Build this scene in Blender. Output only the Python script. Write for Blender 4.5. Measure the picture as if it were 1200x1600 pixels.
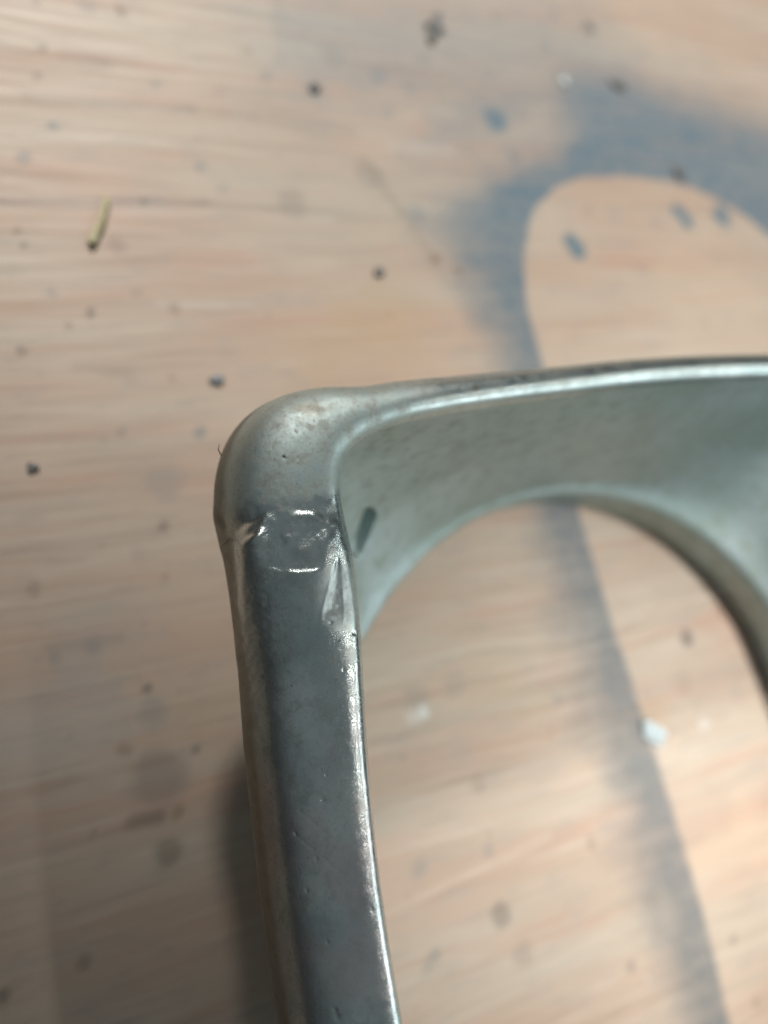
import bpy, bmesh, math, random
import numpy as np
from mathutils import Matrix, Vector

for o in list(bpy.data.objects): bpy.data.objects.remove(o)
scene = bpy.context.scene
COL = scene.collection
MM = 0.001

# ------------------------------------------------------------------ camera
F = 1250.0; PITCH = math.radians(63.5); CAM_H = 165.0          # px, rad, mm above the wood
vp = (2640.0, -344.0)                                            # vanishing point of the wood grain
_a = math.atan2(vp[1], vp[0]) - math.acos(F * math.tan(PITCH) / math.hypot(*vp))
N = np.array([math.cos(_a) * math.cos(PITCH), math.sin(_a) * math.cos(PITCH), -math.sin(PITCH)])
XA = np.array([vp[0], vp[1], F]); XA /= np.linalg.norm(XA)
YA = np.cross(N, XA)
R = np.array([XA, YA, N])

def P(px, py, h=0.0):
    """photo pixel + height above the wood (mm) -> point in mm"""
    w = R @ np.array([(px - 600) / F, (py - 800) / F, 1.0])
    t = (h - CAM_H) / w[2]
    return np.array([w[0] * t, w[1] * t, h])

def to_px(V):
    """points in mm (n,3) -> photo pixels (used once, to find where the worn spots sit on the casting)"""
    c = (V - np.array([0, 0, CAM_H])) @ R
    return 600 + F * c[..., 0] / c[..., 2], 800 + F * c[..., 1] / c[..., 2]

cam = bpy.data.cameras.new('camera'); cam_o = bpy.data.objects.new('camera', cam); COL.objects.link(cam_o)
m = Matrix.Identity(4)
for i, v in enumerate(((1, 0, 0), (0, -1, 0), (0, 0, -1))):
    w = R @ np.array(v, float)
    for j in range(3): m[j][i] = w[j]
m[2][3] = CAM_H * MM
cam_o.matrix_world = m
cam.sensor_fit = 'VERTICAL'; cam.sensor_height = 36.0; cam.lens = 36.0 * F / 1600.0
cam.clip_start = 0.005; cam.clip_end = 50
cam.dof.use_dof = True; cam.dof.focus_distance = 0.113; cam.dof.aperture_fstop = cam.lens / 4.0
scene.camera = cam_o

# ------------------------------------------------------------------ world and lamps (workshop interior, with an added fill and highlight strip)
world = bpy.data.worlds.new('World'); scene.world = world; world.use_nodes = True
wn = world.node_tree; bg = wn.nodes['Background']
tc = wn.nodes.new('ShaderNodeTexCoord'); sp = wn.nodes.new('ShaderNodeSeparateXYZ'); rp = wn.nodes.new('ShaderNodeValToRGB')
wn.links.new(tc.outputs['Generated'], sp.inputs[0]); wn.links.new(sp.outputs[2], rp.inputs[0]); wn.links.new(rp.outputs[0], bg.inputs[0])
rp.color_ramp.elements[0].position = 0.0; rp.color_ramp.elements[0].color = (0.045, 0.047, 0.047, 1)
rp.color_ramp.elements[1].position = 0.9; rp.color_ramp.elements[1].color = (0.185, 0.215, 0.225, 1)
e = rp.color_ramp.elements.new(0.35); e.color = (0.075, 0.08, 0.082, 1)
bg.inputs[1].default_value = 1.0

def aim(o, loc, target):
    o.location = loc
    o.rotation_euler = (Vector(target) - Vector(loc)).to_track_quat('-Z', 'Y').to_euler()

def spot(name, loc, target, energy, color, size_deg, blend, radius):
    l = bpy.data.lights.new(name, 'SPOT'); l.energy = energy; l.color = color
    l.spot_size = math.radians(size_deg); l.spot_blend = blend; l.shadow_soft_size = radius
    o = bpy.data.objects.new(name, l); COL.objects.link(o); aim(o, loc, target); return o

def area(name, loc, target, energy, color, sx, sy):
    l = bpy.data.lights.new(name, 'AREA'); l.energy = energy; l.color = color
    l.shape = 'RECTANGLE'; l.size = sx; l.size_y = sy
    o = bpy.data.objects.new(name, l); COL.objects.link(o); aim(o, loc, target); return o

spot('back_lamp', (0.03, 0.75, 0.60), (0.12, 0.33, 0.0), 37.0, (1.0, 0.985, 0.945), 38.9, .21, 0.045)  # narrow cone edge darkens the left front in place of the phone's shadow
spot('side_lamp', (0.52, -0.12, 0.84), (0.19, -0.08, 0.0), 49.0, (1.0, 0.975, 0.92), 19.6, 1.0, 0.07)
area('highlight_strip', (0.76, -0.14, 0.56), (0.06, -0.02, 0.05), 1.0, (0.90, 1.0, 0.98), 0.48, 0.035)  # strip added for the highlight along the flank's inner edge
area('low_fill', (0.62, -0.50, 0.33), (0.12, 0.02, 0.03), 2.1, (0.86, 0.97, 1.0), 0.50, 0.34)  # unseen fill added to brighten the bowl's far wall

scene.view_settings.view_transform = 'Standard'; scene.view_settings.look = 'None'
scene.view_settings.exposure = 0.0; scene.view_settings.gamma = 1.0

# ------------------------------------------------------------------ node helpers
class NT:
    def __init__(s, name):
        s.m = bpy.data.materials.new(name); s.m.use_nodes = True
        s.t = s.m.node_tree; s.bsdf = s.t.nodes['Principled BSDF']
    def link(s, a, b): s.t.links.new(a, b)
    def set(s, sock, v):
        if isinstance(v, bpy.types.NodeSocket): s.link(v, sock)
        elif v is not None: sock.default_value = v
    def math(s, op, a, b=None, c=None, clamp=False):
        n = s.t.nodes.new('ShaderNodeMath'); n.operation = op; n.use_clamp = clamp
        for i, v in enumerate((a, b, c)): s.set(n.inputs[i], v)
        return n.outputs[0]
    def vmath(s, op, a, b=None):
        n = s.t.nodes.new('ShaderNodeVectorMath'); n.operation = op
        s.set(n.inputs[0], a)
        if b is not None: s.set(n.inputs[1], b)
        return n.outputs['Value'] if op in ('DISTANCE', 'LENGTH', 'DOT_PRODUCT') else n.outputs[0]
    def scale(s, a, f):
        n = s.t.nodes.new('ShaderNodeVectorMath'); n.operation = 'SCALE'; s.set(n.inputs[0], a); s.set(n.inputs['Scale'], f); return n.outputs[0]
    def noise(s, vec, scale=1, detail=3, rough=.5, dist=0.0, col=False):
        n = s.t.nodes.new('ShaderNodeTexNoise'); s.set(n.inputs['Vector'], vec)
        n.inputs['Scale'].default_value = scale; n.inputs['Detail'].default_value = detail
        n.inputs['Roughness'].default_value = rough; n.inputs['Distortion'].default_value = dist
        return n.outputs['Color' if col else 'Fac']
    def ramp(s, fac, a, b, lo=0.0, hi=1.0, smooth=True):
        n = s.t.nodes.new('ShaderNodeMapRange'); n.interpolation_type = 'SMOOTHSTEP' if smooth else 'LINEAR'
        s.set(n.inputs['Value'], fac)
        for k, v in zip(('From Min', 'From Max', 'To Min', 'To Max'), (a, b, lo, hi)): s.set(n.inputs[k], v)
        return n.outputs[0]
    def mix(s, fac, a, b, mode='MIX'):
        n = s.t.nodes.new('ShaderNodeMix'); n.data_type = 'RGBA'; n.blend_type = mode
        s.set(n.inputs[0], fac)
        for sock, v in ((n.inputs[6], a), (n.inputs[7], b)):
            s.set(sock, (*v, 1) if isinstance(v, tuple) and len(v) == 3 else v)
        return n.outputs[2]
    def coords(s, kind='Object'):
        n = s.t.nodes.new('ShaderNodeTexCoord'); return s.scale(n.outputs[kind], 1000.0)   # mm
    def mapv(s, vec, scale):
        return s.vmath('MULTIPLY', vec, scale)
    def sep(s, vec):
        n = s.t.nodes.new('ShaderNodeSeparateXYZ'); s.set(n.inputs[0], vec); return n.outputs
    def bump(s, h, strength, dist, normal=None):
        n = s.t.nodes.new('ShaderNodeBump'); n.inputs['Strength'].default_value = strength; n.inputs['Distance'].default_value = dist
        s.set(n.inputs['Height'], h)
        if normal is not None: s.link(normal, n.inputs['Normal'])
        return n.outputs[0]
    def segdist(s, p, a, b):
        """distance in mm from p to the segment a-b (2-D points)"""
        a = Vector((a[0], a[1], 0)); b = Vector((b[0], b[1], 0)); d = b - a
        pa = s.vmath('SUBTRACT', p, tuple(a))
        t = s.math('DIVIDE', s.vmath('DOT_PRODUCT', pa, tuple(d)), max(d.length_squared, 1e-9), clamp=True)
        return s.vmath('DISTANCE', pa, s.scale(tuple(d), t))

# ------------------------------------------------------------------ wood bench top
def W(px, py):
    q = P(px, py, 0); return (q[0], q[1])

def vnoise(x, y, sc, seed):
    """smooth value noise, about -0.5..0.5"""
    r = np.random.default_rng(seed).random((64, 64)); x = x / sc; y = y / sc
    xi = np.floor(x).astype(int); yi = np.floor(y).astype(int); fx = x - xi; fy = y - yi
    fx = fx * fx * (3 - 2 * fx); fy = fy * fy * (3 - 2 * fy)
    g = lambda i, j: r[i % 64, j % 64]
    return (g(xi, yi) * (1 - fx) + g(xi + 1, yi) * fx) * (1 - fy) + (g(xi, yi + 1) * (1 - fx) + g(xi + 1, yi + 1) * fx) * fy - .5

def sm(x, a, b):
    u = np.clip((x - a) / (b - a), 0, 1); return u * u * (3 - 2 * u)

def seg_d(x, y, a, b):
    dx, dy = b[0] - a[0], b[1] - a[1]
    t = np.clip(((x - a[0]) * dx + (y - a[1]) * dy) / (dx * dx + dy * dy + 1e-9), 0, 1)
    return np.hypot(x - a[0] - t * dx, y - a[1] - t * dy)

def stain_fields(x, y):
    """where paint and dirt lie on the board (mm): paint amount, stain colour + amount"""
    n1 = vnoise(x, y, 9, 21) + .5 * vnoise(x, y, 4, 22)
    n2 = vnoise(x, y, 3.2, 23); n3 = vnoise(x, y, 3.0, 24)
    # grey-blue overspray: it fades away from the crisp outline of a part that lay here
    edge = [(1165, 1680), (1140, 1600), (1105, 1450), (1062, 1300), (1012, 1140), (960, 985), (908, 815), (850, 575), (822, 470), (818, 400),
            (832, 330), (866, 294), (910, 277), (980, 276), (1050, 283), (1092, 298), (1130, 318), (1160, 335), (1200, 368), (1320, 420)]
    pts = [W(*q) for q in edge]
    d = np.full(x.shape, 1e9)
    for p, q in zip(pts[:-1], pts[1:]): d = np.minimum(d, seg_d(x, y, p, q))
    poly = pts + [(900, pts[-1][1]), (900, -900), (pts[0][0], -900)]
    ins = np.zeros(x.shape, bool); j = len(poly) - 1
    for i in range(len(poly)):
        xi, yi = poly[i]; xj, yj = poly[j]
        c = ((yi > y) != (yj > y)) & (x < (xj - xi) * (y - yi) / (yj - yi + 1e-12) + xi); ins ^= c; j = i
    sd = np.where(ins, -d, d)
    crisp = sm(sd + .5 * n2, -.8, .9)
    reach = 24.0 + 26.0 * sm(y, W(900, 520)[1], W(900, 270)[1])
    fade = 1 - sm((sd + 6 * n1) / reach, .15, 1.1)
    paint = crisp * fade
    dd = seg_d(x, y, W(640, 300), W(870, 190)); paint *= .38 + .62 * sm(dd + 5 * n1, 2, 13)     # cleaner crescent
    cl = seg_d(x, y, W(930, 175), W(1290, 300)); paint = np.maximum(paint, crisp * (1 - sm(cl + 5 * n1, 3, 34)) * .95)
    cl = seg_d(x, y, W(500, 70), W(900, 95)); paint = np.maximum(paint, .42 * (1 - sm(cl + 6 * n1, 0, 40)))
    paint *= .86 + .2 * vnoise(x, y, 2.0, 25) + .15 * vnoise(x * .1, y, 1.5, 26)
    blue = (.15, .205, .24); dark = (.085, .08, .078); brown = (.22, .145, .10); grey = (.25, .25, .24); pale = (.68, .70, .68)
    col = np.zeros(x.shape + (3,)); al = np.zeros(x.shape)
    def lay(k, cc):
        nonlocal col, al
        k = np.clip(k, 0, 1); out = k + al * (1 - k)
        col = (np.array(cc) * k[..., None] + col * (al * (1 - k))[..., None]) / np.maximum(out, 1e-6)[..., None]; al = out
    # broad tints of the veneer
    for (px, py, r, s_, cc) in [(560, 520, 26, .42, (.50, .35, .20)), (1010, 1120, 13, .30, (.50, .30, .16)), (150, 340, 22, .22, (.58, .42, .34)),
                                (1120, 450, 30, .35, (.60, .43, .31)), (1150, 960, 18, .45, (.58, .34, .25)), (1160, 1330, 24, .40, (.66, .48, .34)),
                                (300, 1130, 16, .25, (.46, .29, .17)), (760, 1050, 24, .30, (.50, .40, .27)), (700, 1400, 26, .30, (.56, .40, .32)), (840, 165, 20, .30, (.52, .41, .33)),
                                (480, 330, 40, .30, (.42, .37, .31)), (180, 1000, 20, .30, (.38, .34, .30)), (60, 1130, 22, .32, (.40, .36, .35)), (230, 700, 16, .30, (.38, .35, .30))]:
        q = W(px, py); lay((1 - sm(np.hypot(x - q[0], (y - q[1]) * 1.3) + r * .8 * n1, 0, r)) * s_, cc)
    # grain lines and scratches
    for a, b, w, s_, cc in [((40, 152), (300, 172), 1.0, .42, (.22, .19, .17)), ((300, 172), (550, 205), 1.0, .40, (.24, .19, .16)),
                            ((-60, 314), (320, 318), 1.1, .55, (.22, .20, .19)), ((320, 318), (620, 345), 1.0, .42, (.24, .21, .18)),
                            ((-60, 328), (330, 333), .8, .45, (.66, .56, .47)), ((340, 333), (520, 342), .8, .4, (.64, .57, .49)),
                            ((570, 250), (625, 330), 1.5, .42, (.24, .20, .14)), ((625, 330), (680, 408), 1.5, .30, (.26, .2, .14)),
                            ((1010, 1088), (1240, 1030), 1.8, .45, (.30, .22, .18)), ((600, 1430), (860, 1305), .9, .5, (.68, .54, .44)),
                            ((80, 1012), (190, 995), 1.2, .45, (.22, .18, .15)), ((430, -30), (440, 90), 1.6, .22, (.22, .2, .18)),
                            ((205, 1285), (250, 1275), 1.4, .6, (.12, .10, .08)), ((100, 82), (165, 96), 1.5, .42, (.2, .17, .15)),
                            ((-20, 780), (330, 742), .8, .32, (.3, .22, .17)), ((-40, 868), (240, 838), .9, .36, (.3, .21, .16)),
                            ((-40, 1255), (270, 1185), 1.1, .40, (.33, .17, .11)), ((610, 228), (705, 232), 1.6, .5, (.66, .56, .48)),
                            ((640, 355), (760, 352), .9, .3, (.3, .27, .24)), ((250, 475), (400, 478), .9, .4, (.64, .58, .5)), ((120, 575), (200, 580), 1.2, .4, (.30, .24, .19)),
                            ((60, 900), (220, 868), .8, .3, (.64, .54, .44)), ((620, 1150), (860, 1080), 1.4, .3, (.36, .30, .24)), ((580, 1330), (760, 1270), 1.0, .25, (.62, .5, .4)),
                            ((950, 1010), (1040, 940), 1.4, .25, (.42, .27, .18))]:
        w2 = w * (1 + .8 * vnoise(x, y * .2, 12, 31)); k = (1 - sm(seg_d(x, y, W(*a), W(*b)) + .5 * n2, 0, 1.7 * w2)) * s_
        lay(k * (.75 + .6 * vnoise(x, y, 6, 32)), cc)
    base_col, base_al = col.copy(), al.copy()
    col = np.zeros(x.shape + (3,)); al = np.zeros(x.shape)
    spots = [(775, 188, 4.4, .95, blue), (902, 390, 3.3, 1, blue), (891, 376, 3.2, 1, blue), (1060, 330, 3.0, 1, blue), (1073, 347, 3.0, 1, blue), (1127, 338, 4.6, .95, blue),
             (802, 245, 1.9, .55, blue), (650, 335, 3.6, .35, blue), (590, 118, 3.2, .38, blue), (750, 360, 1.6, .3, blue),
             (86, 197, 1.2, .6, blue), (310, 673, 1.7, .55, blue), (192, 672, 1.1, .55, grey), (165, 688, .9, .25, grey),
             (255, 755, 5.0, .30, grey), (85, 1028, 1.6, .45, grey), (145, 1012, 2.0, .45, grey), (240, 1112, 3.6, .38, grey), (250, 1215, 6.4, .42, (.19, .16, .15)),
             (265, 1330, 3.4, .5, (.14, .12, .10)), (196, 1170, 2.0, .4, brown), (278, 1268, 1.5, .5, brown), (230, 1080, 1.1, .55, dark), (305, 1175, 1.1, .45, dark),
             (130, 1505, 1.6, .35, dark), (5, 1555, 1.2, .5, dark), (215, 865, 1.6, .25, grey), (258, 900, 1.0, .35, brown), (56, 920, 1.5, .45, (.28, .2, .17)),
             (35, 548, 1.2, .4, dark), (110, 510, 1.0, .35, dark), (415, 118, 1.5, .45, grey), (245, 133, 1.5, .4, grey), (420, 490, 1.1, .25, grey), (37, 247, 1.3, .6, grey), (312, 259, 1.3, .6, grey),
             (388, 82, 1.8, .40, (.3, .26, .2)), (520, 90, 3.2, .40, grey), (575, 270, 3.8, .40, (.26, .23, .2)), (345, 180, 1.6, .3, (.4, .27, .23)), (342, 145, 1.6, .40, (.42, .28, .24)),
             (455, 318, 4.4, .40, (.26, .22, .19)), (180, 382, 2.6, .45, (.30, .2, .17)), (225, 315, 1.2, .4, dark), (143, 490, 1.3, .55, dark), (275, 485, 1.6, .4, brown), (252, 826, 1.4, .6, (.2, .15, .12)),
             (82, 457, 1.3, .4, grey), (215, 458, 1.3, .4, grey), (55, 1, 1.0, .3, dark), (188, 15, 1.4, .5, brown), (135, 10, 2.1, .35, grey), (67, 76, 1.1, .35, dark),
             (30, 358, 1.0, .35, dark), (37, 382, 1.0, .4, dark), (272, 590, 1.0, .3, brown), (60, 120, 1.1, .3, dark), (345, 295, 1.3, .3, grey), (490, 145, 2.0, .55, grey),
             (680, 405, 1.9, .55, brown), (717, 424, 1.4, .5, brown), (920, 42, 2.1, .55, dark), (850, 73, 2.0, .45, grey), (775, 25, 2.0, .4, grey), (866, 20, 1.8, .35, grey),
             (665, 92, 1.8, .4, grey), (640, 140, 2.2, .4, grey), (605, 175, 1.7, .4, grey), (655, 200, 2.4, .30, (.5, .28, .2)),
             (1025, 348, 2.2, .35, (.3, .24, .2)), (920, 330, 2.0, .25, brown), (1005, 420, 2.4, .28, (.32, .24, .2)), (1100, 500, 2.2, .28, brown), (895, 525, 2.0, .2, (.5, .28, .2)),
             (1073, 997, 2.5, .75, (.13, .09, .075)), (1125, 955, 2.2, .4, (.3, .2, .16)), (1068, 1068, 3.4, .32, (.32, .22, .17)), (873, 1090, 1.8, .4, grey),
             (785, 1427, 3.0, .55, (.18, .14, .12)), (818, 1490, 3.4, .38, (.26, .2, .17)), (762, 1330, 1.8, .42, grey), (680, 1495, 1.8, .48, grey), (668, 1510, 1.4, .4, grey), (655, 1355, 2.4, .32, grey),
             (650, 1090, 3.6, .32, grey), (710, 1068, 3.4, .28, grey), (747, 1225, 2.4, .28, brown), (925, 1315, 1.6, .4, brown), (1145, 1465, 1.8, .42, brown), (1180, 1565, 1.4, .42, brown),
             (985, 1510, 1.8, .35, dark), (1010, 1530, 1.1, .4, pale), (660, 1110, 2.0, .7, pale), (645, 1120, 2.0, .35, pale), (1100, 1130, 2.0, .5, pale),
             (1030, 1160, 2.6, .35, pale), (960, 205, 2.2, .3, grey)]
    fx_, fy_ = x + 1.3 * n2, y + 1.3 * n3
    for (px, py, r, s_, cc) in spots:
        if py < 300 and cc is not blue: r *= 1.25
        q = W(px, py); lay((1 - sm(np.hypot(fx_ - q[0], fy_ - q[1]), r * .45, r * 1.15)) * s_, cc)
    rng = np.random.default_rng(12)                                     # fine scattered grime
    for _ in range(170):
        q = (rng.uniform(-30, 260), rng.uniform(-120, 200)); r = rng.uniform(.5, 1.1)
        lay((1 - sm(np.hypot(fx_ - q[0], fy_ - q[1]), r * .4, r * 1.2)) * rng.uniform(.05, .22), dark)
    return paint, base_col, base_al, col, al

def wood_material():
    t = NT('stained_plywood')
    c = t.coords()
    xyz = t.sep(c)
    cb = t.t.nodes.new('ShaderNodeCombineXYZ'); t.link(xyz[0], cb.inputs[0]); t.link(xyz[1], cb.inputs[1]); flat = cb.outputs[0]
    wob = t.noise(t.mapv(flat, (.012, .02, 1)), 1, 2)
    wv = t.t.nodes.new('ShaderNodeCombineXYZ'); t.link(t.math('MULTIPLY', t.math('SUBTRACT', wob, .5), 5.0), wv.inputs[1])
    g = t.vmath('ADD', flat, wv.outputs[0])
    broad = t.noise(t.mapv(g, (.008, .055, 1)), 1, 2, .55)
    band = t.noise(t.mapv(g, (.014, .16, 1)), 1, 3, .6)
    streak = t.noise(t.mapv(g, (.022, .50, 1)), 1, 4, .62)
    fine = t.noise(t.mapv(g, (.06, 2.2, 1)), 1, 2, .6)
    dabs = t.noise(t.mapv(g, (.09, .24, 1)), 1, 4, .62)
    col = t.mix(t.ramp(broad, .34, .66), (.495, .355, .27), (.515, .42, .335))
    col = t.mix(t.ramp(band, .50, .74, 0, .75), col, (.50, .315, .235))
    col = t.mix(t.ramp(streak, .50, .74, 0, .52), col, (.35, .265, .205))
    col = t.mix(t.ramp(streak, .46, .28, 0, .5), col, (.62, .53, .44))
    col = t.mix(t.ramp(band, .44, .28, 0, .6), col, (.43, .375, .315))
    col = t.mix(t.ramp(fine, .55, .8, 0, .25), col, (.32, .23, .18))
    col = t.mix(t.ramp(dabs, .50, .70, 0, .55), col, (.40, .335, .285))
    def attr(name):
        n_ = t.t.nodes.new('ShaderNodeAttribute'); n_.attribute_name = name; return n_
    tint = attr('veneer_tint'); col = t.mix(tint.outputs['Alpha'], col, tint.outputs['Color'])
    paint = t.math('MULTIPLY', attr('overspray').outputs['Fac'], t.ramp(streak, .3, .55, .90, 1.0), clamp=True)
    pc = t.mix(t.ramp(xyz[1], W(980, 1200)[1], W(1000, 240)[1]), (.145, .148, .150), (.125, .19, .235))
    col = t.mix(paint, col, pc)
    spot_ = attr('dirt'); col = t.mix(spot_.outputs['Alpha'], col, spot_.outputs['Color'])
    t.link(col, t.bsdf.inputs['Base Color'])
    rough = t.ramp(streak, .3, .7, .50, .68)
    t.link(t.math('SUBTRACT', rough, t.math('MULTIPLY', paint, .08)), t.bsdf.inputs['Roughness'])
    t.bsdf.inputs['Specular IOR Level'].default_value = .38
    h = t.math('ADD', t.math('MULTIPLY', streak, .6), t.math('MULTIPLY', fine, .4))
    t.link(t.bump(h, .5, .0004), t.bsdf.inputs['Normal'])
    return t.m

def mesh_obj(name, verts, faces, mat, parent=None, smooth=True, loc=None):
    me = bpy.data.meshes.new(name); me.from_pydata([tuple(v) for v in verts], [], [tuple(f) for f in faces]); me.update()
    bm = bmesh.new(); bm.from_mesh(me); bmesh.ops.recalc_face_normals(bm, faces=bm.faces); bm.to_mesh(me); bm.free()
    if smooth: me.shade_smooth()
    if mat: me.materials.append(mat)
    o = bpy.data.objects.new(name, me); COL.objects.link(o)
    if parent: o.parent = parent
    if loc is not None: o.location = loc
    return o

def build_bench():
    # board 900 x 800 x 18 mm; the face is a grid, finer where stains and paint need it
    xs = np.concatenate([np.linspace(-270, -60, 8), np.arange(-45, 300, .8), np.linspace(315, 630, 10)])
    ys = np.concatenate([np.linspace(-330, -150, 8), np.arange(-135, 230, .8), np.linspace(245, 470, 8)])
    gx, gy = np.meshgrid(xs, ys); nx_, ny_ = len(xs), len(ys)
    z = np.zeros_like(gx); V = np.stack([gx, gy, z], -1).reshape(-1, 3)
    i = np.arange(ny_ - 1)[:, None] * nx_; j = np.arange(nx_ - 1)[None, :]
    f = np.stack([i + j, i + j + 1, i + j + 1 + nx_, i + j + nx_], -1).reshape(-1, 4)
    # edges and underside
    ring = list(range(nx_)) + [k * nx_ + nx_ - 1 for k in range(1, ny_)] + [(ny_ - 1) * nx_ + k for k in range(nx_ - 2, -1, -1)] + [k * nx_ for k in range(ny_ - 2, 0, -1)]
    low = V[ring] + np.array([0, 0, -18.0]); n0 = len(V); nr = len(ring)
    side = [(ring[k], n0 + k, n0 + (k + 1) % nr, ring[(k + 1) % nr]) for k in range(nr)]
    V = np.concatenate([V, low])
    faces = f.tolist() + side + [tuple(reversed(range(n0, n0 + nr)))]
    me = bpy.data.meshes.new('bench_top'); me.from_pydata((V * MM).tolist(), [], faces); me.update()
    paint, bc, ba, sc, sa = stain_fields(V[:, 0], V[:, 1])
    at = me.attributes.new('overspray', 'FLOAT', 'POINT'); at.data.foreach_set('value', np.clip(paint, 0, 1).astype(np.float32))
    for nm, cc, al in (('veneer_tint', bc, ba), ('dirt', sc, sa)):
        at = me.attributes.new(nm, 'FLOAT_COLOR', 'POINT')
        at.data.foreach_set('color', np.concatenate([cc, al[:, None]], 1).astype(np.float32).ravel())
    me.materials.append(wood_material())
    o = bpy.data.objects.new('bench_top', me); COL.objects.link(o)
    o['kind'] = 'structure'; o['label'] = 'pinkish plywood bench top with blue grey paint overspray and specks'
    return o
build_bench()

# ------------------------------------------------------------------ the cast metal bezel
C = np.array([116.0, -57.0]); HOLE_R = 69.0

def metal_rim():
    t = NT('worn_chrome')
    c = t.vmath('ADD', t.coords(), (C[0], C[1], 0))
    xyz = t.sep(c)
    n1 = t.noise(c, .10, 4, .6); n2 = t.noise(c, .45, 5, .65); n3 = t.noise(c, 2.2, 4, .7); n4 = t.noise(c, 9.0, 2, .6)
    q = P(450, 792, 57)
    dull = t.ramp(t.math('ADD', xyz[1], t.math('MULTIPLY', t.math('SUBTRACT', n2, .5), 6.0)), q[1] - 1.5, q[1] + 3.0)
    dull = t.math('MULTIPLY', dull, t.ramp(xyz[0], 68, 52, .4, 1.0))
    col = t.mix(t.ramp(n1, .35, .65), (.40, .455, .45), (.56, .60, .58))
    haze = t.mix(t.ramp(n2, .40, .64), (.44, .52, .50), (.54, .58, .52))
    col = t.mix(t.math('MULTIPLY', dull, .75), col, haze)
    col = t.mix(t.ramp(n2, .46, .66, 0, .6), col, (.36, .37, .35))
    col = t.mix(t.ramp(n3, .52, .72, 0, .5), col, (.28, .29, .28))
    # pinkish reflection painted into the polished flank, olive haze on the dull corner
    tint = t.noise(c, .06, 2)
    col = t.mix(t.math('MULTIPLY', t.ramp(xyz[1], 2, -30, 0, .55), t.ramp(tint, .40, .62)), col, (.52, .42, .42))
    # outer wall: unpolished and yellowed
    wall = t.ramp(xyz[2], 51.5, 48.5)
    col = t.mix(t.math('MULTIPLY', wall, .8), col, (.26, .225, .17))
    for (px, py, h, r, s_, cc) in [(737, 611, 57.6, 1.0, .9, (.30, .19, .06)), (484, 647, 56, 2.0, .5, (.30, .25, .19)), (505, 650, 56, 1.6, .5, (.30, .25, .19)), (465, 645, 55.5, 1.4, .4, (.30, .25, .19)),
                                   (527, 890, 57, .5, .8, (.22, .10, .06)), (437, 672, 57, .4, .8, (.18, .14, .1)), (462, 676, 57, .4, .8, (.18, .14, .1)), (424, 700, 57, .25, .9, (.1, .09, .08)), (443, 714, 57, .3, .9, (.1, .09, .08)), (464, 717, 57, .3, .9, (.1, .09, .08)), (440, 790, 57, 1.2, .22, (.22, .23, .22)), (470, 870, 57, 1.8, .25, (.24, .23, .21)), (455, 905, 57, 1.4, .3, (.26, .25, .23))]:
        k = P(px, py, h)
        dd = t.vmath('DISTANCE', t.vmath('ADD', c, t.scale(t.vmath('SUBTRACT', t.noise(c, 1.2, 2, col=True), (.5, .5, .5)), .9)), tuple(k))
        col = t.mix(t.ramp(dd, r * 1.3, r * .5, 0, s_), col, cc)
    # pits
    vor = t.t.nodes.new('ShaderNodeTexVoronoi'); vor.inputs['Scale'].default_value = .55; t.link(c, vor.inputs['Vector'])
    rv = t.sep(vor.outputs['Color'])
    pit = t.math('MULTIPLY', t.ramp(vor.outputs['Distance'], .11, .04), t.math('GREATER_THAN', rv[0], .88))
    col = t.mix(t.math('MULTIPLY', pit, .7), col, (.06, .055, .05))
    t.link(col, t.bsdf.inputs['Base Color'])
    t.bsdf.inputs['Metallic'].default_value = 1.0
    r = t.math('ADD', t.ramp(n2, .3, .7, .15, .30), t.ramp(n3, .5, .75, 0, .12))
    r = t.math('ADD', r, t.math('MULTIPLY', dull, .34))
    k = P(527, 935, 57)
    scuff = t.ramp(t.math('ADD', t.vmath('DISTANCE', c, tuple(k)), t.math('MULTIPLY', t.math('SUBTRACT', n2, .5), 3.0)), 6.0, 3.0)
    r = t.math('ADD', r, t.math('MULTIPLY', scuff, .22))
    r = t.math('ADD', r, t.math('MULTIPLY', wall, .22))
    t.link(r, t.bsdf.inputs['Roughness'])
    h = t.math('ADD', t.math('MULTIPLY', n3, .5), t.math('MULTIPLY', n4, .35))
    brush = t.noise(t.mapv(c, (3.5, .35, 3.5)), 1, 3, .6)
    h = t.math('ADD', h, t.math('MULTIPLY', brush, .5))
    h = t.math('SUBTRACT', h, t.math('MULTIPLY', pit, .8))
    t.link(t.bump(h, .35, .00012), t.bsdf.inputs['Normal'])
    return t.m

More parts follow.
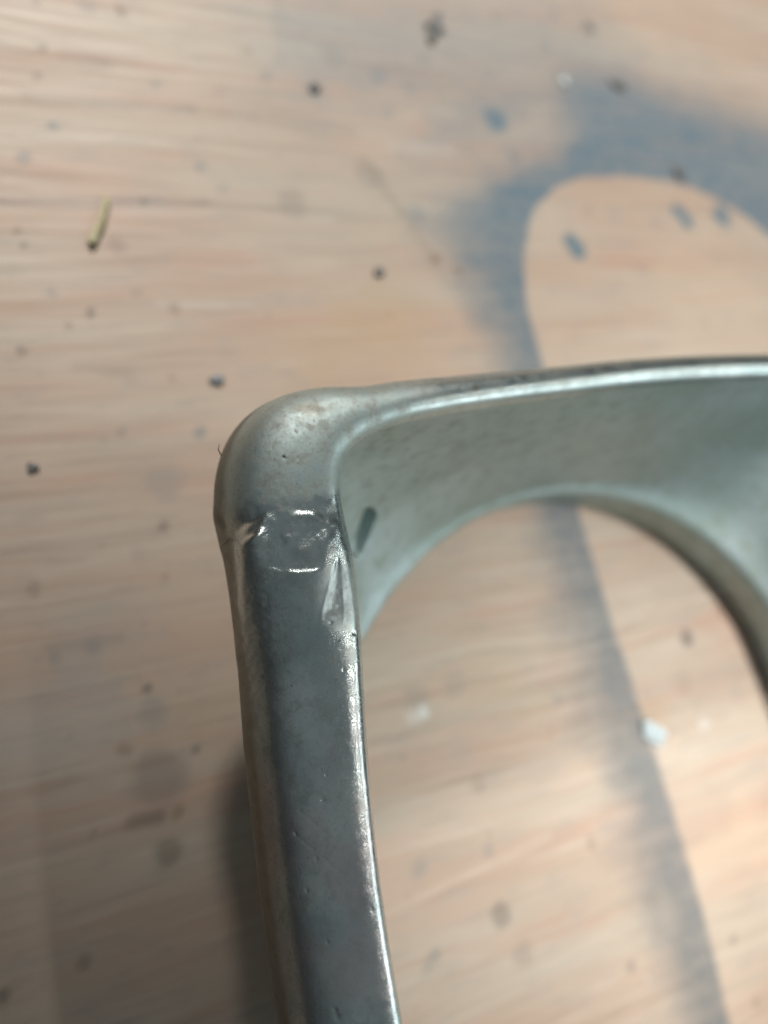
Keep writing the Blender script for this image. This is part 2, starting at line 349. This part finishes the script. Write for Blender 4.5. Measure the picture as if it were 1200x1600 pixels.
def metal_bowl():
    t = NT('satin_cast_metal')
    c = t.vmath('ADD', t.coords(), (C[0], C[1], 0))
    n1 = t.noise(c, .05, 3, .55); n2 = t.noise(c, .3, 4, .6); n3 = t.noise(c, 3.0, 3, .6)
    col = t.mix(t.ramp(n1, .35, .65), (.37, .45, .43), (.43, .51, .51))
    col = t.mix(t.ramp(n2, .46, .70, 0, .55), col, (.29, .31, .26))
    tool = t.noise(t.mapv(c, (.25, .25, 1.6)), 1, 4, .65)
    col = t.mix(t.ramp(tool, .5, .72, 0, .35), col, (.27, .30, .28))
    for (px, py, h, r, s_) in [(640, 675, 38, 2.4, .35), (612, 680, 38, 1.6, .3), (650, 792, 30, 1.4, .5), (705, 880 - 170, 36, 4, .25), (690, 670, 40, 3, .3), (1000, 640, 45, 4, .25)]:
        k = P(px, py, h)
        dd = t.vmath('DISTANCE', c, tuple(k)); col = t.mix(t.ramp(dd, r * 1.4, r * .3, 0, s_), col, (.30, .28, .24))
    t.link(col, t.bsdf.inputs['Base Color'])
    t.bsdf.inputs['Metallic'].default_value = 1.0
    t.link(t.ramp(n2, .3, .7,   .52, .62), t.bsdf.inputs['Roughness'])
    t.link(t.bump(n3, .25, .0001), t.bsdf.inputs['Normal'])
    return t.m

def catmull(pts, n_per):
    """closed centripetal-ish smooth curve through pts"""
    pts = np.array(pts, float); k = len(pts); out = []
    for i in range(k):
        p0, p1, p2, p3 = pts[(i - 1) % k], pts[i], pts[(i + 1) % k], pts[(i + 2) % k]
        for s in np.linspace(0, 1, n_per, endpoint=False):
            out.append(.5 * (2 * p1 + (p2 - p0) * s + (2 * p0 - 5 * p1 + 4 * p2 - p3) * s * s + (3 * p1 - p0 - 3 * p2 + p3) * s ** 3))
    return np.array(out)

def build_bezel():
    # plan of the inner rim edge, one quadrant measured, the others mirrored
    quad = [(76.6, -10), (76.5, 2), (75.9, 15), (74.4, 30), (72.3, 45), (71.2, 58), (71.2, 66.6), (69.5, 72.8), (62.5, 76.8), (47, 78.9), (25, 80.2), (1, 81.0)]
    quad = [(x - 1, y + 10) for x, y in quad]
    q1 = [(-x, y) for x, y in quad]
    loop = q1 + [(x, y) for x, y in reversed(quad[:-1])] + [(x, -y) for x, y in quad[1:]] + [(-x, -y) for x, y in reversed(quad[1:-1])]
    fine = catmull(loop, 60)
    for _ in range(60): fine = .5 * fine + .25 * (np.roll(fine, 1, 0) + np.roll(fine, -1, 0))
    seg = np.linalg.norm(np.roll(fine, -1, 0) - fine, axis=1); s = np.concatenate([[0], np.cumsum(seg)]); L = s[-1]
    fx = np.concatenate([fine, fine[:1]])
    # stations: dense along the visible left flank and corner
    def dens(px_, py_):
        return 0.15 if (px_ < -60 and 52 < py_ < 92) else (0.35 if (px_ < 25 and py_ > 5) or (px_ < -60 and py_ > -15) else 1.6)
    st = [0.0]
    while st[-1] < L:
        x = np.interp(st[-1], s, fx[:, 0]); y = np.interp(st[-1], s, fx[:, 1]); st.append(st[-1] + dens(x, y))
    st = np.array(st[:-1])
    base = np.stack([np.interp(st, s, fx[:, 0]), np.interp(st, s, fx[:, 1])], 1)
    tan = np.gradient(fine, axis=0); tan = np.roll(fine, -3, 0) - np.roll(fine, 3, 0)
    nrm = np.stack([-tan[:, 1], tan[:, 0]], 1); nrm /= np.linalg.norm(nrm, axis=1)[:, None]
    for _ in range(120): nrm = .5 * nrm + .25 * (np.roll(nrm, 1, 0) + np.roll(nrm, -1, 0))
    nrm /= np.linalg.norm(nrm, axis=1)[:, None]
    nx = np.concatenate([nrm, nrm[:1]])
    nn = np.stack([np.interp(st, s, nx[:, 0]), np.interp(st, s, nx[:, 1])], 1); nn /= np.linalg.norm(nn, axis=1)[:, None]
    ubase = base.copy()
    base[:, 0] += 24 * sm(base[:, 0], -15, 45)
    # blend of the two section shapes: 0 on the broad side flanks, 1 on the slim long edges
    an = np.degrees(np.arctan2(np.maximum(np.abs(ubase[:, 1]) - 10, 0), np.abs(ubase[:, 0]) + 1))
    wb = np.interp(an, [0, 40, 43.0, 46.0, 51, 60, 68, 90], [0, 0, .03, .28, .72, .93, 1, 1])
    for _ in range(30): wb = .5 * wb + .25 * (np.roll(wb, 1) + np.roll(wb, -1))
    A = np.array([(-1.2, 46), (-.3, 50.5), (.15, 53.9), (.7, 56.4), (1.9, 58.2), (4.3, 58.2), (8.4, 57.1), (11.4, 55.6), (13.4, 53.6), (14.4, 50.8), (14.9, 48),
                  (15.1, 45.5), (14.7, 43.4), (13.2, 42.8), (11.5, 44.0), (8, 47), (4.5, 46)])
    B = np.array([(-3.5, 46), (-1.8, 51), (-.9, 54.8), (-.2, 57.2), (.9, 58.5), (2.4, 58.7), (3.9, 57.9), (5.0, 56.2), (5.7, 53.8), (6.2, 50.8), (6.5, 48),
                  (6.7, 45.5), (6.4, 43.4), (5.4, 42.8), (4.4, 43.6), (2.8, 44.5), (1.0, 44)])
    # side flank a little slimmer towards its middle
    slim = np.interp(an, [0, 15, 30, 38, 41, 43, 45, 46.5, 48.5, 51, 54, 58, 66, 90], [.98, 1.0, 1.09, 1.13, 1.14, 1.18, 1.30, 1.38, 1.16, .92, .86, .9, 1.0, 1.0])
    for _ in range(400): slim = .5 * slim + .25 * (np.roll(slim, 1) + np.roll(slim, -1))
    nst = len(st)
    ctrl = []
    for k in range(len(A)):
        off = (A[k][0] * (slim if k > 3 else 1.0)) * (1 - wb) + B[k][0] * wb
        z = A[k][1] * (1 - wb) + B[k][1] * wb
        p = base + nn * off[:, None]
        ctrl.append(np.stack([p[:, 0], p[:, 1], z], 1))
    cyl = np.stack([np.zeros(nst), np.clip(ubase[:, 1] * .25, -10, 10)], 1)      # the opening is slightly longer than wide
    rad = ubase - cyl; rad /= np.linalg.norm(rad, axis=1)[:, None]
    inner_off = (-1.2 * (1 - wb) - 3.5 * wb)[:, None]
    rim_in = base + nn * inner_off
    def bowl(a, z, r_add=0.0, off=0.0, lift=0.0):
        h = cyl + rad * (HOLE_R + r_add); p = (rim_in + nn * off) * (1 - a) + h * a
        ctrl.append(np.stack([p[:, 0], p[:, 1], z + lift * np.maximum(np.linalg.norm(rim_in - h, axis=1) - 14, 0)], 1))
    bowl(.15, 36, 4, 3.4); bowl(.35, 25, 4, 3.4); bowl(.62, 15, 4, 3.4); bowl(.92, 8.5, 4.5, 3.4); bowl(1, 3, 4); bowl(1, .15, 3.4); bowl(1, 0.0, 1.0)
    bowl(1, .1, 0); bowl(1, 3.5, 0); bowl(1, 8, 0); bowl(1, 11.2, .15); bowl(1, 12.2, 1.6)
    bowl(.85, 14.2, 1.6, 0, .05); bowl(.60, 19.5, 0, 0, .13); bowl(.35, 28, 0, 0, .13); bowl(.15, 38, 0, 0, .05)
    ctrl = np.array(ctrl)                              # (k, nst, 3)
    K = len(ctrl)
    # closed cubic B-spline through the section, denser on the rim top
    segs = [14] * K
    for k in range(1, 11): segs[k] = 30
    for k in range(14, 25): segs[k] = 5
    rows = []; rowk = []
    for k in range(K):
        p0, p1, p2, p3 = (ctrl[(k + j - 1) % K] for j in range(4))
        for f in np.linspace(0, 1, segs[k], endpoint=False):
            rows.append(((1 - f) ** 3 * p0 + (3 * f ** 3 - 6 * f * f + 4) * p1 + (-3 * f ** 3 + 3 * f * f + 3 * f + 1) * p2 + f ** 3 * p3) / 6); rowk.append(k + f)
    V = np.array(rows); rowk = np.array(rowk)          # (nv, nu, 3)
    V[..., 0] += C[0]; V[..., 1] += C[1]
    V[..., 2] -= V[..., 2].min()
    def normals(V):
        du = np.roll(V, -1, 1) - np.roll(V, 1, 1); dv = np.roll(V, -1, 0) - np.roll(V, 1, 0)
        n = np.cross(du, dv); n /= np.linalg.norm(n, axis=2)[..., None] + 1e-12; return n
    n = normals(V)
    topi = np.argmax(V[:, 0, 2])
    if n[topi, 0, 2] < 0: n = -n; flip = True
    else: flip = False
    # ---------------- sculpted wear: dents, ground facet, gouge and pits
    px, py = to_px(V)
    rim_zone = ((rowk > .6) & (rowk < 12))[:, None] & (V[..., 0] < 70)
    disp = np.zeros(px.shape)
    wx = px + 10 * vnoise(px, py, 22, 1); wy = py + 10 * vnoise(px, py, 20, 2)
    # the polished flank begins with a raised rounded end; its middle is ground to a sloping facet with a small step
    wide = sm(px, 362, 392) * (1 - .9 * sm(px, 478, 548))
    lip_y = 799 + 24 * np.minimum(((px - 458) / 75) ** 2, 1.1) + 8 * vnoise(px, py * .3, 18, 41)
    end = 1.2 * sm(py - lip_y, -6, 36)
    mid = sm(wx, 404, 442) * (1 - sm(wx, 486, 514))
    fac_h = .12 * sm(wy, 800, 815) + .78 * np.clip((wy - 815) / 72, 0, 1) + .19 * sm(wy - .03 * (px - 470), 886, 894)
    disp += wide * (end * (1 - mid) + fac_h * mid) * (1 - sm(py, 905, 1080))
    disp += .75 * np.exp(-((wx - 400) / 17) ** 2 - ((wy - 842) / 24) ** 2)
    lip = np.exp(-((py - lip_y - 6) / 9.0) ** 2) * sm(px, 372, 400) * (1 - sm(px, 515, 540))
    disp += .26 * lip * (.75 + .9 * vnoise(px, py, 15, 42))
    # teardrop gouge near the inner edge
    ty = (py - 872) / 88.0; half = 2 + 13 * np.clip(ty, 0, 1) ** .8
    cx = 526 - 8 * ty; dx = np.abs(px - cx) / half
    tear = np.exp(-1.3 * dx * dx) * sm(ty, -.02, .12) * (1 - sm(ty, .90, 1.06))
    lipr = np.exp(-((dx - 1.15) / .22) ** 2) * sm(ty, .25, .6) * (1 - sm(ty, 1.05, 1.2))
    disp += -.26 * tear + .06 * lipr + .08 * tear * vnoise(px, py, 6, 5)
    # roughened metal around the damage
    zone = np.exp(-((px - 455) / 85) ** 2 - ((py - 830) / 42) ** 2)
    disp += zone * (.34 * vnoise(px, py, 18, 7) + .10 * vnoise(px, py, 7.5, 8))
    disp += .10 * vnoise(px, py, 7, 9) * np.exp(-((px - 400) / 28) ** 2) * sm(py, 880, 930) * (1 - sm(py, 1050, 1150))
    disp += .035 * vnoise(px, py, 26, 10) + .02 * vnoise(px, py, 9, 11)
    # casting pits
    pits = [(503, 1250, 4.2), (493, 1341, 2.6), (460, 1302, 2.0), (525, 1587, 5.0), (515, 974, 2.2), (522, 1577, 3), (580, 1421, 2.2), (551, 990, 3), (535, 1048, 1.8), (500, 1204, 1.6), (424, 700, 2.0), (443, 714, 2.2), (464, 717, 2.4), (478, 1390, 2), (510, 1470, 2), (508, 1210, 1.6), (502, 1090, 1.6)]
    for (ax, ay, ar) in pits: disp -= .16 * np.exp(-((px - ax) ** 2 + (py - ay) ** 2) / ar ** 2) * (.5 if ay < 760 else 1)
    # two hair scratches
    for (ax, ay, bx, by) in [(465, 1265, 520, 1312), (462, 1305, 535, 1367), (395, 838, 480, 806)]:
        d_ = np.array([bx - ax, by - ay], float); ll = d_ @ d_; tt = np.clip(((px - ax) * d_[0] + (py - ay) * d_[1]) / ll, 0, 1)
        dd = np.hypot(px - ax - tt * d_[0], py - ay - tt * d_[1]); disp -= .03 * np.exp(-(dd / 2.2) ** 2)
    V = V + n * (disp * rim_zone)[..., None]
    # slot sunk in the bowl wall next to the corner
    bz = ((rowk > K - 5.2) | (rowk < 1.4))[:, None] & (V[..., 0] < 75)
    ax, ay, bx, by = 577, 806, 557, 862
    d_ = np.array([bx - ax, by - ay], float); ll = d_ @ d_; tt = np.clip(((px - ax) * d_[0] + (py - ay) * d_[1]) / ll, 0, 1)
    dd = np.hypot(px - ax - tt * d_[0], py - ay - tt * d_[1])
    V = V - n * ((4.4 - 2.6 * tt) * (1 - sm(dd, 4, 11)) * bz)[..., None]
    n = normals(V)
    if flip: n = -n
    V[..., 0] -= C[0]; V[..., 1] -= C[1]
    nv, nu = V.shape[:2]
    root = bpy.data.objects.new('headlamp_bezel', None); COL.objects.link(root); root.location = (C[0] * MM, C[1] * MM, 0.0004)
    root['label'] = 'worn metal headlamp bezel with chipped corner and round opening lying on the plywood'; root['category'] = 'bezel'
    def part(name, r0, r1, mat, label):
        ids = [i % nv for i in range(r0, r1 + 1)]
        vv = (V[ids] * MM).reshape(-1, 3); no = n[ids].reshape(-1, 3); k = len(ids)
        i = np.arange(k - 1)[:, None] * nu; j = np.arange(nu)[None, :]; j2 = (j + 1) % nu
        f = np.stack([i + j, i + j2, i + nu + j2, i + nu + j], -1).reshape(-1, 4)
        if flip: f = f[:, ::-1]
        me = bpy.data.meshes.new(name); me.vertices.add(len(vv)); me.vertices.foreach_set('co', vv.astype(np.float32).ravel())
        me.loops.add(f.size); me.loops.foreach_set('vertex_index', f.astype(np.int32).ravel())
        me.polygons.add(len(f)); me.polygons.foreach_set('loop_start', np.arange(0, f.size, 4, dtype=np.int32))
        me.update(calc_edges=True); me.validate(); me.shade_smooth()
        me.normals_split_custom_set_from_vertices([tuple(q) for q in no])
        me.materials.append(mat)
        o = bpy.data.objects.new(name, me); COL.objects.link(o); o.parent = root; o['label'] = label
        return o
    first = int(np.searchsorted(rowk, 2.5)); last = int(np.searchsorted(rowk, 15.0))
    part('rim', first, last, metal_rim(), 'polished chrome rim with a scooped dent and teardrop gouge near its corner')
    part('bowl', last, nv + first, metal_bowl(), 'satin grey bowl narrowing to the round opening')
    return root
build_bezel()

# ------------------------------------------------------------------ small loose things on the bench
def simple_mat(name, c1, c2, rough=.6, scale=1.5, bump=.3, sub=0.0, trans=0.0):
    t = NT(name); c = t.coords(); n_ = t.noise(c, scale, 4, .6)
    t.link(t.mix(t.ramp(n_, .35, .65), c1, c2), t.bsdf.inputs['Base Color'])
    t.bsdf.inputs['Roughness'].default_value = rough
    if trans: t.bsdf.inputs['Transmission Weight'].default_value = trans
    t.link(t.bump(n_, bump, .0003), t.bsdf.inputs['Normal'])
    return t.m

def tag(o, label, cat, group=None):
    o['label'] = label; o['category'] = cat
    if group: o['group'] = group
    return o

def lump(name, px, py, sx, sy, sz, rot, mat, seed, lobes=0.35):
    rnd = random.Random(seed); q = P(px, py, 0); sz *= .6
    bm = bmesh.new(); bmesh.ops.create_icosphere(bm, subdivisions=3, radius=1.0)
    ph = [(rnd.uniform(-1, 1), rnd.uniform(-1, 1), rnd.uniform(-1, 1), rnd.uniform(2, 5), rnd.uniform(0, 6)) for _ in range(6)]
    for v in bm.verts:
        d = v.co.normalized(); r = 1.0
        for a in ph: r += lobes * .4 * math.sin(a[3] * (d.x * a[0] + d.y * a[1] + d.z * a[2]) + a[4])
        v.co = Vector((d.x * r * sx, d.y * r * sy, max(d.z * r * sz, -sz * .55)))
    zmin = min(v.co.z for v in bm.verts)
    for v in bm.verts: v.co.z -= zmin; v.co *= MM
    me = bpy.data.meshes.new(name); bm.to_mesh(me); bm.free(); me.shade_smooth(); me.materials.append(mat)
    o = bpy.data.objects.new(name, me); COL.objects.link(o); o.location = (q[0] * MM, q[1] * MM, 0.0001); o.rotation_euler[2] = rot
    return o

m_crumb = simple_mat('dark_crumb', (.13, .125, .12), (.22, .21, .20), .7)
m_blue = simple_mat('blue_crumb', (.09, .12, .14), (.15, .175, .19), .5)
m_brown = simple_mat('brown_crumb', (.10, .065, .04), (.17, .12, .08), .7)
m_pale = simple_mat('pale_flake', (.46, .54, .58), (.62, .68, .70), .6)
m_straw = simple_mat('straw', (.40, .36, .19), (.55, .48, .30), .55, .6)
m_bead = simple_mat('bead', (.55, .62, .62), (.70, .76, .74), .25, 1, 0)

# straw: a split, slightly bent stalk
def straw():
    a = P(167, 312, 0); b = P(141, 384, 0); a[2] = b[2] = 0
    d = b - a; ln = np.linalg.norm(d); d /= ln; sd = np.array([-d[1], d[0], 0]); up = np.array([0, 0, 1.0])
    vs = []; fs = []; nseg = 14; nr = 10
    for i in range(nseg + 1):
        s_ = i / nseg; c = a + d * ln * s_ + sd * .35 * math.sin(s_ * 3.0) + up * (.75 + .25 * math.sin(s_ * 3.1))
        w = (.62 + .35 * s_) * (1 if 0 < i < nseg else .8); hgt = .62
        for k in range(nr):
            an = 2 * math.pi * k / nr
            rr = 1 + .10 * math.sin(3 * an + i)
            jag = (.2 * math.sin(2 * an) if i in (0, nseg) else 0)
            vs.append((c + sd * math.cos(an) * w * rr + up * math.sin(an) * hgt * rr + d * jag))
    for i in range(nseg):
        for k in range(nr):
            fs.append((i * nr + k, i * nr + (k + 1) % nr, (i + 1) * nr + (k + 1) % nr, (i + 1) * nr + k))
    fs.append(tuple(reversed(range(nr)))); fs.append(tuple(nseg * nr + k for k in range(nr)))
    vs = np.array(vs); org = np.array([a[0], a[1], 0]); vs -= org; vs[:, 2] -= vs[:, 2].min()
    o = mesh_obj('straw_stalk', vs * MM, fs, m_straw, loc=(org[0] * MM, org[1] * MM, .0001))
    return tag(o, 'short yellow green straw stalk lying across the wood grain', 'straw')
straw()

# dark flake with ragged lobes
def flake():
    q = P(678, 45, 0); rnd = random.Random(8); vs = []; nn_ = 40
    prof = []
    for k in range(nn_):
        an = 2 * math.pi * k / nn_
        prof.append(1.8 + 4.2 * max(0, math.cos(2 * (an - 1.1))) ** 3 + 1.2 * max(0, math.cos(2 * (an + .2))) ** 4 + rnd.uniform(-.25, .25))
    for z, s_ in ((0, .96), (.5, 1), (1.0, .8), (1.25, .35)):
        for k in range(nn_):
            an = 2 * math.pi * k / nn_; vs.append((prof[k] * s_ * math.cos(an), prof[k] * s_ * math.sin(an), z + .12 * math.sin(5 * an) * (z > 0)))
    fs = [(i * nn_ + k, i * nn_ + (k + 1) % nn_, (i + 1) * nn_ + (k + 1) % nn_, (i + 1) * nn_ + k) for i in range(3) for k in range(nn_)]
    fs.append(tuple(reversed(range(nn_)))); fs.append(tuple(3 * nn_ + k for k in range(nn_)))
    o = mesh_obj('dirt_flake', np.array(vs) * MM, fs, m_crumb, loc=(q[0] * MM, q[1] * MM, .0001))
    return tag(o, 'ragged dark flake with pointed lobes on bare wood beyond the bezel', 'flake')
flake()

for (px, py, sx, sy, sz, rot, mat, lab) in [
    (963, 133, 2.6, 1.7, 1.0, -.5, m_crumb, 'dark oblong crumb at the border of the blue grey overspray beside the pale bead'),
    (1060, 272, 2.2, 1.9, 1.2, .3, m_crumb, 'black crumb on the curved edge of the blue grey overspray'),
    (590, 426, 1.35, 1.25, .9, .2, m_crumb, 'dark round crumb on yellowish wood between straw and overspray'),
    (339, 595, 1.3, 1.15, .9, .2, m_blue, 'blue black crumb on bare wood just outside the bezel corner'),
    (52, 732, .9, 1.2, .8, -.7, m_crumb, 'dark shiny chip on the wood well away from the bezel flank'),
    (490, 139, 1.5, 1.4, .9, .5, m_crumb, 'grey crumb beside the long grain line beyond the straw'),
    (404, 650, .9, .8, .7, .1, m_brown, 'brown crumb touching the outer corner of the bezel'),
]:
    tag(lump('dirt_crumb', px, py, sx, sy, sz, rot, mat, int(px + py)), lab, 'crumb', 'crumbs scattered on the bench')
tag(lump('pale_bead', 881, 129, 1.35, 1.35, 1.1, 0, m_bead, 5, .08), 'small pale translucent bead on the blue grey overspray', 'bead')
tag(lump('paint_chip', 1021, 1142, 2.2, 3.4, .8, .55, m_pale, 21, .6), 'pale blue white paint chip on the overspray edge inside the opening', 'paint chip')

# lint fibres clinging to the outer edge of the casting
m_lint = simple_mat('lint', (.09, .085, .08), (.16, .15, .13), .8)
def fibre(pts_px, h, lab):
    pts = [P(x, y, hh) for (x, y), hh in zip(pts_px, h)]
    org = pts[0].copy(); vs = []; fs = []; nr = 5
    for i, c in enumerate(pts):
        d = pts[min(i + 1, len(pts) - 1)] - pts[max(i - 1, 0)]; d /= np.linalg.norm(d)
        a = np.cross(d, [.3, .2, 1.0]); a /= np.linalg.norm(a); b = np.cross(d, a)
        for k in range(nr):
            an = 2 * math.pi * k / nr; vs.append(c - org + (a * math.cos(an) + b * math.sin(an)) * (.09 if i < len(pts) - 1 else .04))
    for i in range(len(pts) - 1):
        for k in range(nr): fs.append((i * nr + k, i * nr + (k + 1) % nr, (i + 1) * nr + (k + 1) % nr, (i + 1) * nr + k))
    fs.append(tuple(range(nr))); fs.append(tuple(range((len(pts) - 1) * nr, len(pts) * nr)))
    o = mesh_obj('lint_fibre', np.array(vs) * MM, fs, m_lint, loc=org * MM)
    tag(o, lab, 'lint', 'lint on the bezel edge')
FIBRES = [([(357, 842), (352, 848), (346, 853)], 'dark lint fibre lying across the outer wall beside the scooped dent'),
          ([(346, 712), (341, 702), (343, 694)], 'tiny lint fibre standing on the outer corner of the bezel')]
for pts_px, lab in FIBRES: fibre(pts_px, (50, 50.3, 50.2), lab)
